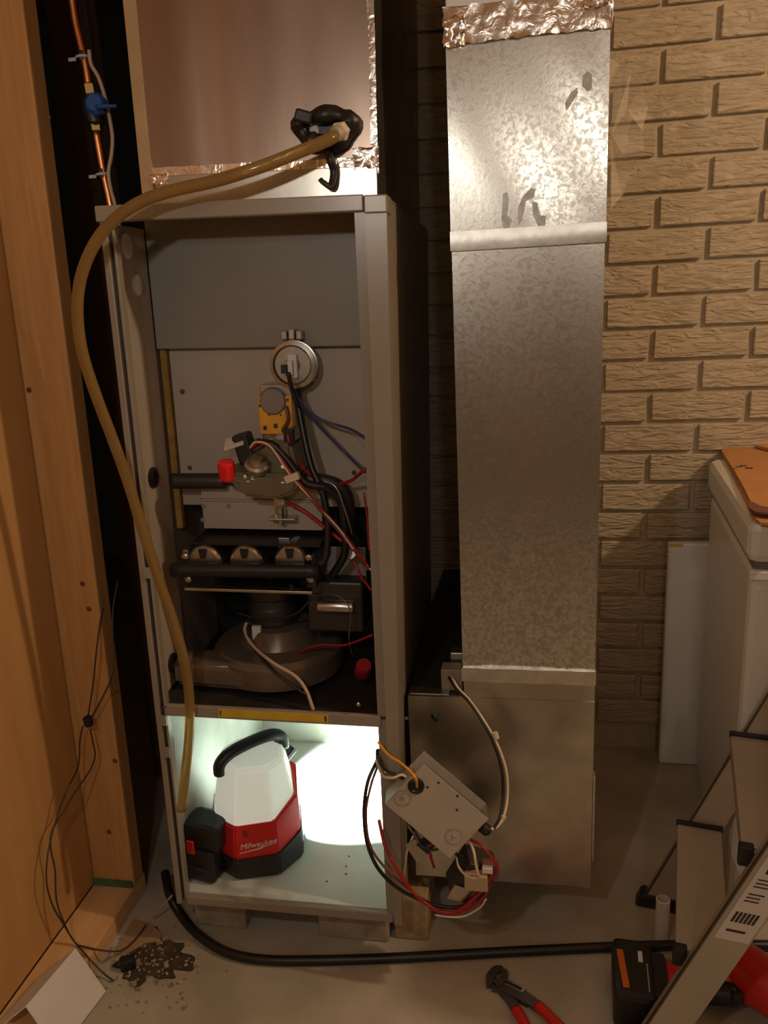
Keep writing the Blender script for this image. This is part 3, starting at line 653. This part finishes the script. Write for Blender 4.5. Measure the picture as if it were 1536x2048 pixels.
# ================================================================== CONTROL BOX hanging by its wiring
Cw = lambda u, v, y=-.05: at(u, v, y=y)
cb = empty('control_box'); tag(cb, 'grey sheet metal control box hanging by its wires beside the furnace', 'electrical box')
tl, tr, brr, bll = Cw(840, 1530), Cw(970, 1640), Cw(912, 1713), Cw(773, 1606)
ex = (tr-tl); ex.normalize(); ez = (tl-bll); ez -= ex*ez.dot(ex); ez.normalize(); ey = Vector((0, 0, 0)) + ez.cross(ex)
tilt = Matrix.Rotation(math.radians(-10), 3, ex)
ez, ey = tilt @ ez, tilt @ ey
o0 = (tl+tr+brr+bll)/4; cw, chh = (tr-tl).length/2, (tl-bll).length/2
CM = Matrix(((ex.x, ey.x, ez.x, o0.x), (ex.y, ey.y, ez.y, o0.y), (ex.z, ey.z, ez.z, o0.z), (0, 0, 0, 1)))
M_cbox = mat('control_box_grey', (.42, .38, .33), .4, metal=.2, var=.05)
box('face_plate', -cw, cw, -.001, .001, -chh, chh, M_cbox, cb, .0008, CM)
box('end_flange', cw-.001, cw+.001, 0, .045, -chh, chh, M_cleat, cb, 0, CM)
box('end_flange', -cw-.001, -cw+.001, 0, .045, -chh, chh-.03, M_cbox, cb, 0, CM)
box('rear_plate', -cw, cw, .044, .046, -chh, chh, M_cbox, cb, 0, CM)
bm = bmesh.new(); prism(bm, [(cw-.055, -chh-.045), (cw-.02, -chh-.055), (cw, -chh), (cw-.04, -chh+.004)], .030, .032, 'y', CM); obj('bent_tab', bm, M_galv2, cb)
box('tab_hole', cw-.042, cw-.018, .028, .0335, -chh-.032, -chh-.010, M_black, cb, .001, CM)
for (u, v) in ((805, 1594), (907, 1672)):
    q = CM.inverted() @ Cw(u, v); q.y = 0
    dm = lat('dimple', [(.0145, 0), (.0145, .0012), (.0125, .0015), (.009, .0004), (.004, .0004), (.003, .0025), (0, .003)], CM @ q, -ey, M_steel, cb, 24)
q = CM.inverted() @ Cw(832, 1572); q.y = 0
lat('grommet', [(.013, -.002), (.013, .003), (.009, .005), (.007, .003), (0, .003)], CM @ q, -ey, M_rub, cb, 20)
for (u, v) in ((877, 1569), (915, 1596), (914, 1622), (855, 1576)):
    q = CM.inverted() @ Cw(u, v); q.y = 0; lat('hole', [(.0022, 0), (.0022, .0014), (0, .0014)], CM @ q, -ey, M_print, cb, 8)
q = CM @ Vector((cw+.010, .012, .0)); lat('strain_relief', [(.009, 0), (.009, .012), (.006, .016), (0, .016)], Cw(963, 1652, -.04), ex, M_black, cb, 12)
# transformer and terminal pieces dangling below
q = Cw(945, 1745, -.03); Mq = Matrix.Translation(q) @ Matrix.Rotation(.5, 4, 'Y') @ Matrix.Rotation(.3, 4, 'Z')
tf = box('transformer', -.028, .026, -.022, .022, -.036, .034, M_dkst, cb, .003, Mq)
box('transformer_frame', -.032, .012, -.026, -.022, -.040, -.010, M_galv2, tf, .001, Mq)
q = Cw(955, 1762, -.06); box('terminal_strip', q.x-.020, q.x+.016, q.y-.01, q.y+.01, q.z-.012, q.z+.016, mat('terminal_tan', (.40, .30, .17), .5), tf, .002)
q = Cw(982, 1735, -.05); box('plug', q.x-.014, q.x+.012, q.y-.008, q.y+.008, q.z-.016, q.z+.010, M_brw, tf, .002)
q = Cw(975, 1738, -.062); box('spade_terminal', q.x-.008, q.x+.008, q.y-.004, q.y+.004, q.z-.006, q.z+.004, M_wpl, tf, .001)
def cwire(px, r, m): return tube('wire', [Cw(*p) for p in px], r, m, cb, 7, 6)
cwire([(757, 1485, -.005), (775, 1508, -.03), (800, 1525, -.045), (820, 1542, -.055), (832, 1558, -.062), (834, 1575, -.05)], .0021, M_owire)
cwire([(752, 1520, -.005), (765, 1550, -.03), (785, 1556, -.04), (805, 1550, -.035), (822, 1565, -.03)], .0022, M_wwire)
cwire([(757, 1512, -.004), (770, 1540, -.03), (790, 1548, -.034), (812, 1560, -.03)], .0026, M_black)
cwire([(752, 1525, -.005), (735, 1565, -.035), (728, 1620, -.045), (733, 1680, -.05), (752, 1730, -.055), (785, 1768, -.055), (830, 1795, -.055), (880, 1812, -.055), (925, 1812, -.055), (965, 1785, -.055), (985, 1745, -.055)], .0030, M_black)
cwire([(756, 1530, -.006), (742, 1570, -.038), (732, 1625, -.047), (740, 1690, -.052), (770, 1735, -.057), (810, 1772, -.057), (850, 1800, -.06)], .0021, M_brw)
cwire([(758, 1640, -.01), (770, 1690, -.04), (792, 1735, -.055), (822, 1780, -.058), (850, 1805, -.06), (880, 1822, -.06), (915, 1822, -.06), (950, 1795, -.06), (975, 1765, -.06), (985, 1740, -.058)], .0030, M_rwire)
cwire([(985, 1750, -.052), (970, 1790, -.056), (935, 1820, -.058), (895, 1828, -.06), (858, 1815, -.06)], .0024, M_rwire)
cwire([(972, 1798, -.062), (960, 1815, -.062), (930, 1832, -.062), (900, 1834, -.062), (870, 1830, -.062)], .0014, M_wwire)
cwire([(942, 1680, -.045), (962, 1690, -.06), (980, 1712, -.065), (995, 1735, -.06), (988, 1752, -.055)], .0024, M_rwire)
cwire([(940, 1682, -.045), (948, 1705, -.065), (952, 1730, -.07), (957, 1752, -.068)], .0022, M_wwire)
cwire([(913, 1715, -.045), (918, 1735, -.06), (935, 1752, -.068), (958, 1757, -.068), (972, 1753, -.065)], .0018, M_wwire)
cwire([(828, 1668, -.02), (815, 1700, -.03), (811, 1730, -.03), (808, 1755, -.03)], .0018, M_wwire)
cwire([(815, 1650, -.02), (835, 1680, -.035), (848, 1695, -.04), (862, 1690, -.04), (870, 1680, -.03)], .0022, M_brw)
cwire([(830, 1655, -.02), (842, 1690, -.04), (866, 1700, -.045), (882, 1692, -.04), (860, 1678, -.035)], .0020, M_black)
cwire([(856, 1690, -.03), (862, 1715, -.035), (868, 1735, -.03)], .0022, M_rwire)
cwire([(845, 1665, -.03), (870, 1690, -.04), (905, 1705, -.035), (945, 1720, -.035)], .0024, M_black)
# twin lead up to the relay
yl = [(903, 1352, .10), (915, 1375, .07), (940, 1402, .05), (970, 1445, .03), (995, 1490, .02), (1012, 1540, .01), (1015, 1590, 0), (1008, 1630, -.02), (992, 1655, -.035), (966, 1658, -.045)]
tube('lead', [Cw(*p) for p in yl], .0024, M_wwire, cb, 7)
tube('lead', [Cw(u-5+4*math.sin(i*.8), v+3, y-.003) for i, (u, v, y) in enumerate(yl[:-1])], .0026, M_black, cb, 7)
for (u, v, y) in ((990, 1465, .022), (1008, 1632, -.022)):
    q = Cw(u, v, y); lat('sleeve', [(.0045, 0), (.0045, .010), (0, .010)], q, (.3, -.1, -1) if v < 1500 else (-.6, -.2, -1), M_wwire, cb, 8)

# ================================================================== SUPPORTS under the furnace
zl, zr = .0985, .0905
def paver(x0, x1, y0, y1, top, lab, m=M_pav, name='paver', cat='block'):
    o = box(name, x0, x1, y0, y1, 0, top, m, None, .004); tag(o, lab, cat); return o
paver(-.405, -.305, .05, .45, .0965, 'concrete paver under the furnace corner next to the stud wall')
paver(-.165, -.035, .05, .45, .0905, 'concrete paver under the furnace corner next to the hanging control box')
paver(-.026, .036, .062, .18, .0895, 'short wooden block standing by the right furnace foot', mat('block_wood', (.34, .24, .13), .7, var=.15, vscale=10, stretch=(6, 1, 6)), 'wood_block', 'wood block')
o = box('support_block', .06, .30, .30, .42, 0, .1188, M_pav, None, .004); tag(o, 'concrete block holding up the return duct box', 'block')

# ================================================================== BLACK CABLE on the floor
cpx = [(330, 1745, .05), (340, 1790, .035), (362, 1830, .012), (395, 1868, .009), (450, 1903, .009), (520, 1919, .009), (620, 1921, .009), (760, 1917, .009), (900, 1910, .009), (1050, 1902, .009), (1200, 1895, .009), (1330, 1891, .009), (1460, 1890, .009), (1600, 1893, .009)]
o = tube('power_cable', [at(u, v, z=z) for u, v, z in cpx] + [Vector((.95, .13, .009)), Vector((1.6, .06, .009))], .0085, M_rub, None, 12); tag(o, 'thick black cable lying across the concrete floor', 'cable')

# ================================================================== LOW-VOLTAGE WIRE on the stud wall
tw = empty('thermostat_wire'); tag(tw, 'thin spliced low voltage wire drooping down the stud wall', 'wire')
X = lambda u, v, x: at(u, v, x=x)
Yp = lambda u, v, y=.06: at(u, v, y=y)
M_thin = mat('thin_brown_wire', (.05, .032, .02), .5)
tube('strand', [Yp(205, 1215, .10), Yp(198, 1260, .08), Yp(192, 1310), Yp(186, 1370), Yp(176, 1432)], .0016, M_thin, tw, 6)
tube('strand', [Yp(236, 1160, .12), Yp(226, 1220, .10), Yp(226, 1290, .08), Yp(226, 1345), Yp(210, 1385), Yp(185, 1432)], .0016, M_thin, tw, 6)
q = Yp(175, 1440); lat('wire_nut', [(.004, 0), (.0085, .003), (.0085, .016), (.006, .020), (0, .020)], q+Vector((0, 0, .008)), (.1, 0, -1), M_black, tw, 10)
tube('strand', [Yp(166, 1452), Yp(160, 1480), Yp(157, 1530, .055), X(138, 1572, -.585), X(115, 1630, -.60), X(97, 1700, -.60), X(93, 1760, -.60), X(105, 1810, -.60), X(128, 1850, -.595), at(150, 1885, z=.045), at(172, 1910, z=.042), at(205, 1945, z=.012), at(228, 1962, z=.004)], .0016, M_thin, tw, 6)
tube('strand', [Yp(180, 1458), Yp(186, 1485), Yp(190, 1512, .055), Yp(180, 1540, .05), X(150, 1585, -.585), X(125, 1625, -.60), X(103, 1665, -.60), X(102, 1700, -.60), X(110, 1740, -.60), X(113, 1800, -.60), X(128, 1845, -.595), at(150, 1885, z=.048), at(175, 1895, z=.042), at(215, 1902, z=.035), at(245, 1900, z=.02), at(270, 1880, z=.01), at(292, 1850, z=.008)], .0016, M_thin, tw, 6)

# ================================================================== FLOOR DIRT and scraps beside the plate
bm = bmesh.new()
c_u, c_v = 305, 1915; cp = []
for k in range(64):
    a_ = 2*math.pi*k/64; rr_ = 1+.16*math.sin(3*a_+1)+.12*math.sin(7*a_)+.10*math.sin(13*a_+2)+random.uniform(-.05, .05)
    cp.append(at(c_u+72*rr_*math.cos(a_), c_v+50*rr_*math.sin(a_), z=.0012))
bm.faces.new([bm.verts.new(p) for p in cp])
ex_ = bmesh.ops.extrude_face_region(bm, geom=list(bm.faces)); 
for v in ex_['geom']:
    if isinstance(v, bmesh.types.BMVert): v.co.z = .0002
bmesh.ops.recalc_face_normals(bm, faces=bm.faces)
o = obj('dirt_stain', bm, M_dirt); o['kind'] = 'stuff'; tag(o, 'dark damp dirt patch on the floor by the bottom plate', 'dirt')
bm = bmesh.new()
for k in range(260):
    u, v = random.gauss(290, 55), random.gauss(1925, 38)
    p = at(u, v, z=.003); s = random.uniform(.0006, .0022)*(2.2 if random.random() < .08 else 1)
    if p.x < -.54: continue
    Mq = Matrix.Translation((p.x, p.y, s*.6)) @ Euler((random.random()*3, random.random()*3, random.random()*3)).to_matrix().to_4x4()
    bx(bm, -s*1.4, s*1.4, -s, s, -s*.5, s*.5, Mq)
o = obj('crumbs', bm, mat('crumbs', (.32, .25, .17), .9, var=.5, vscale=80)); o['kind'] = 'stuff'; tag(o, 'scattered plaster crumbs and grit around the dirt patch', 'debris')
q = at(255, 1925, z=.012); o = box('plastic_scrap', q.x-.013, q.x+.013, q.y-.009, q.y+.009, .0005, .022, M_black, None, .003, Matrix.Translation(q) @ Matrix.Rotation(.5, 4, 'Z') @ Matrix.Translation(-q)); tag(o, 'small black plastic bit lying in the dirt patch', 'scrap')
bm = bmesh.new(); prism(bm, [tuple(at(u, v, z=0).xy) for u, v in ((268, 1840), (300, 1850), (325, 1870), (318, 1885), (290, 1888), (262, 1905), (230, 1915), (240, 1885))], .0003, .004, 'z')
o = obj('paper_scrap', bm, mat('tan_scrap', (.34, .22, .12), .8, var=.12)); tag(o, 'tan torn paper scrap between bottom plate and furnace', 'scrap')
o = tube('twig_wire', [at(345, 1790, z=.06), at(325, 1812, z=.04), at(308, 1835, z=.012)], .002, mat('pink_wire', (.45, .30, .27), .5), None, 6); tag(o, 'short pinkish wire end beside the left furnace foot', 'wire')
# bent white metal cover lying by the plate
A, B = at(152, 1897, z=.075), at(52, 2014, z=.075)
Cc, Dd = at(212, 1982, z=.004), None
Dd = Cc + (B-A); n_ = (B-A).cross(Cc-A).normalized()
n_ = n_ if n_.z > 0 else -n_
cm = empty('sheet_metal_cover'); tag(cm, 'bent white sheet metal cover resting on the floor by the bottom plate', 'cover')
def slab(a, b, c, d_, t):
    bm = bmesh.new(); f = [bm.verts.new(p) for p in (a, b, c, d_)]; g = [bm.verts.new(p-t) for p in (a, b, c, d_)]
    bm.faces.new(f); bm.faces.new(g[::-1])
    for i in range(4): bm.faces.new((f[i], g[i], g[(i+1) % 4], f[(i+1) % 4]))
    bmesh.ops.recalc_face_normals(bm, faces=bm.faces); return bm
obj('face', slab(A, B, Dd, Cc, n_*.0012), M_white, cm)
E1, E2 = at(70, 1962, z=.045), at(18, 2026, z=.045)
fl = (E1-A); t2 = (B-A).cross(fl).normalized()*.0012
obj('flange', slab(A, B, B+fl*.9, A+fl*.9, t2), M_white, cm)

# ================================================================== CHEST FREEZER
fz = empty('chest_freezer'); tag(fz, 'white chest freezer with a thick rounded lid against the brick wall', 'freezer')
aF = math.atan2(.601-.559, .5)
FZM = Matrix.Translation((.563, .19, 0)) @ Matrix.Rotation(-aF, 4, 'Z')
box('body', .008, .95, 0, .48, .02, .675, M_white, fz, .012, FZM)
box('lid', 0, .96, -.012, .485, .685, .757, M_white, fz, .016, FZM)
box('gasket', .012, .94, .003, .475, .674, .686, mat('grey_gasket', (.14, .13, .12), .6), fz, 0, FZM)
box('plinth', .03, .93, .02, .46, 0, .021, M_black, fz, 0, FZM)
box('trim_strip', .006, .95, -.004, .003, .655, .672, M_white, fz, .003, FZM)
# flattened cardboard carton on the lid
cc = empty('cardboard_carton'); tag(cc, 'flattened brown cardboard carton lying on the freezer lid', 'carton')
def flatpx(name, px, z0, z1, m, parent):
    bm = bmesh.new(); prism(bm, [tuple(at(u, v, z=z0).xy) for u, v in px], z0, z1, 'z'); return obj(name, bm, m, parent)
flatpx('bottom_sheet', [(1446, 912), (1500, 903), (1620, 905), (1640, 1060), (1520, 1050), (1503, 1036), (1494, 1012)], .7575, .7620, M_card, cc)
flatpx('top_sheet', [(1443, 905), (1450, 900), (1640, 893), (1650, 1042), (1540, 1030), (1506, 1020), (1490, 985), (1468, 945)], .7625, .7675, M_card, cc)
flatpx('loose_flap', [(1512, 896), (1528, 884), (1640, 880), (1650, 905), (1560, 908)], .7690, .7750, M_card, cc)
flatpx('torn_edge', [(1496, 1004), (1520, 1016), (1560, 1022), (1560, 1034), (1510, 1028), (1497, 1020)], .7680, .7720, M_brw, cc)
bm = bmesh.new()
for i, (u, v, s) in enumerate(((1478, 932, .006), (1487, 930, .006), (1498, 935, .007), (1470, 936, .003))):
    p = FZM.inverted() @ at(u, v, z=.769); bx(bm, p.x-s, p.x+s, p.y-s*.8, p.y+s*.8, .7676, .7679, FZM)
obj('carton_print', bm, M_print, cc)
# white panel standing between freezer and wall
o = box('foam_panel', .530, .68, .672, .695, .001, .562, M_wpl, None, .004); tag(o, 'white rigid panel standing between the freezer and the brick wall', 'panel')
box('tape_strip', .532, .560, .6705, .6725, .556, .5625, M_ylab, o, 0, None, 'yellow tape on the panel corner')

# ================================================================== STEP LADDER
la = empty('step_ladder'); tag(la, 'aluminium step ladder with wide treads beside the freezer', 'ladder')
ly = math.radians(-10.5)
LDM = Matrix.Translation((.366, -.105, 0)) @ Matrix.Rotation(ly, 4, 'Z')
sl = .40                      # lean: dx per dz
SH = Matrix(((1, 0, sl, 0), (0, 1, 0, 0), (0, 0, 1, 0), (0, 0, 0, 1)))
LW = .315
M_edge = mat('rail_edge', (.10, .085, .06), .5, metal=.5)
for yy in (0, LW):
    rl = box('rail', .0, .056, yy-.011, yy+.011, .018, .80, M_alu, la, .002, LDM @ SH)
    box('rail_edge', -.0015, .001, yy-.012, yy-.006, .02, .80, M_edge, rl, 0, LDM @ SH)
    box('foot', -.010, .066, yy-.016, yy+.016, 0, .028, M_black, la, .005, LDM @ SH)
for zt in (.195, .385, .60):
    x0 = zt*sl
    td = box('tread', x0-.018, x0+.052, .010, LW-.010, zt-.006, zt, M_alu, la, .001, LDM)
    box('tread_front', x0-.020, x0-.016, .010, LW-.010, zt-.028, zt, M_alu, td, .001, LDM)
    box('rubber_strip', x0-.022, x0+.055, LW-.018, LW-.010, zt-.004, zt+.006, M_black, td, .001, LDM)
    box('end_cap', x0-.024, x0-.004, .004, .018, zt-.030, zt+.002, M_black, td, .003, LDM)
for yy in (0.02, LW-.02):
    box('rear_leg', .62, .65, yy-.010, yy+.010, 0, .76, M_alu, la, .002, LDM @ Matrix(((1, 0, -.10, 0), (0, 1, 0, 0), (0, 0, 1, 0), (0, 0, 0, 1))))
box('top_cap', .30, .60, -.01, LW+.01, .78, .81, M_black, la, .005, LDM)
st = box('safety_sticker', .008, .052, -.0122, -.0112, .245, .56, mat('sticker_white', (.62, .58, .52), .5), la, 0, LDM @ SH, 'white safety sticker with black pictograms')
bm = bmesh.new(); rs = random.Random(4)
for zc, kind in ((.262, 'w'), (.285, 'b'), (.315, 'l'), (.34, 'l'), (.37, 'p'), (.40, 'p'), (.43, 'p'), (.46, 'p'), (.49, 'p'), (.52, 'p')):
    if kind == 'w': bx(bm, .016, .040, -.0126, -.0122, zc-.002, zc+.002, LDM @ SH)
    elif kind == 'b':
        for k in range(6): bx(bm, 0.014+k*.0052, .0175+k*.0052, -.0126, -.0122, zc-.008, zc+.010, LDM @ SH)
    elif kind == 'l':
        for k in range(3): bx(bm, .014, .030+rs.uniform(0, .01), -.0126, -.0122, zc+k*.006-.001, zc+k*.006+.001, LDM @ SH)
    else:
        for xx in (.019, .040):
            for k in range(3):
                a_, c2 = xx+rs.uniform(-.004, .004), zc+rs.uniform(-.007, .007); bx(bm, a_-.002, a_+.002, -.0126, -.0122, c2-.0035, c2+.0035, LDM @ SH)
obj('sticker_print', bm, M_print, st)

# short white pipe by the ladder foot
q = at(1326, 1918, z=0); o = lat('plastic_pipe', [(.011, 0), (.012, .001), (.012, .085), (.010, .086), (.010, .004), (0, .004)], (q.x+.004, q.y+.045, .0), (0, 0, 1), M_wpl, None, 16); tag(o, 'short white plastic pipe standing by the far ladder foot', 'pipe')

# ================================================================== CORDLESS TOOL on the floor
ct = empty('cordless_drill'); tag(ct, 'red and black cordless drill lying on the floor under the ladder', 'drill')
TB = at(1275, 1985, z=.04)
TM = Matrix.Translation((TB.x+.003, TB.y+.015, 0)) @ Matrix.Rotation(math.radians(8), 4, 'Z')
bat = empty('battery'); bat.parent = ct
Mq = TM @ Matrix.Rotation(math.radians(-12), 4, 'Z')
box('battery_case', -.040, .022, -.058, .062, .001, .074, M_black, bat, .010, Mq)
box('battery_shoe', .016, .045, -.045, .048, .008, .068, M_black, bat, .008, Mq)
box('stripe', -.030, -.020, -.040, .035, .0735, .0746, M_orng, bat, 0, Mq @ Matrix.Rotation(.1, 4, 'Z'))
box('fuel_gauge', .000, .007, .012, .034, .0735, .0748, M_lgrey, bat, .0005, Mq)
box('seam', .012, .014, -.045, .010, .0735, .0745, M_steel, bat, 0, Mq)
tube('handle', [TM @ Vector(p) for p in ((.035, .01, .036), (.08, .018, .038), (.13, .012, .042), (.17, -.004, .045))], (.024, .021), M_red, ct, 14, 6)
tube('grip', [TM @ Vector(p) for p in ((.075, -.004, .030), (.11, -.006, .032), (.15, -.016, .036))], .0200, M_black, ct, 12, 5)
hdM = TM @ Matrix.Translation((.195, -.01, .048)) @ Matrix.Rotation(math.radians(-52), 4, 'Z') @ Matrix.Rotation(math.pi/2, 4, 'Y')
bm = bmesh.new(); lathe(bm, [(.020, -.10), (.036, -.092), (.042, -.07), (.043, -.02), (.040, .03), (.037, .05), (.030, .056), (0, .056)], hdM, 24); o = obj('motor_housing', bm, M_red, ct, True); o.data.set_sharp_from_angle(angle=.7)
bm = bmesh.new(); lathe(bm, [(.030, .054), (.032, .058), (.032, .085), (.024, .10), (.012, .112), (0, .112)], hdM, 18); o = obj('chuck', bm, M_black, ct, True); o.data.set_sharp_from_angle(angle=.6)
bm = bmesh.new()
for k in range(3): bx(bm, .020, .044, -.010+.012*k-.003, -.010+.012*k+.003, -.075, -.045, hdM @ Matrix.Rotation(2.6, 4, 'Z'), .001)
obj('vent', bm, M_black, ct)
box('trigger', .135, .155, -.034, -.014, .030, .052, M_black, ct, .004, TM)
q = at(1432, 1905, z=.06); box('tag', q.x-.016, q.x+.010, q.y-.004, q.y+.014, .075, .0765, M_wpl, ct, 0, label='white paper tag')

# ================================================================== PLIERS
pp = empty('slip_joint_pliers'); tag(pp, 'slip joint pliers with red grips lying on the concrete floor', 'pliers')
def flatbar(name, px, w, m, z0=.001, z1=.009):
    P = spline([at(u, v, z=.006) for u, v in px], 6); bm = bmesh.new(); L_, R2 = [], []
    for i, p in enumerate(P):
        t = (P[min(i+1, len(P)-1)]-P[max(0, i-1)]); t.z = 0; t.normalize(); nn = Vector((-t.y, t.x, 0))
        ww = w[0]+(w[1]-w[0])*i/(len(P)-1); L_.append((p+nn*ww).xy); R2.append((p-nn*ww).xy)
    prism(bm, [tuple(a) for a in L_] + [tuple(a) for a in R2[::-1]], z0, z1, 'z')
    return obj(name, bm, m, pp)
flatbar('jaw', [(984, 1972), (982, 1955), (992, 1940), (1006, 1938)], (.009, .005), M_plier)
flatbar('jaw', [(990, 1972), (1002, 1966), (1010, 1952), (1008, 1944)], (.008, .004), M_plier, .004, .012)
flatbar('joint_plate', [(986, 1968), (1010, 1975), (1035, 1988), (1060, 2003)], (.011, .010), M_plier)
sl_ = flatbar('adjustment_slot', [(1003, 1962), (1025, 1972), (1048, 1984)], (.0050, .0050), M_steel, .0088, .0096)
flatbar('slot_recess', [(1008, 1965), (1025, 1973), (1043, 1982)], (.0026, .0026), M_black, .0094, .0099)
flatbar('shank', [(1000, 1972), (1022, 2000), (1035, 2025)], (.009, .007), M_plier, .001, .007)
flatbar('shank', [(1045, 1992), (1068, 2008), (1085, 2022)], (.009, .008), M_plier, .003, .010)
tube('grip', [at(u, v, z=.010) for u, v in ((1032, 2018), (1048, 2048), (1070, 2100), (1100, 2160))], (.0085, .0095), M_red, pp, 10, 6)
tube('grip', [at(u, v, z=.010) for u, v in ((1074, 2010), (1105, 2040), (1150, 2090), (1190, 2150))], (.0085, .0095), M_red, pp, 10, 6)
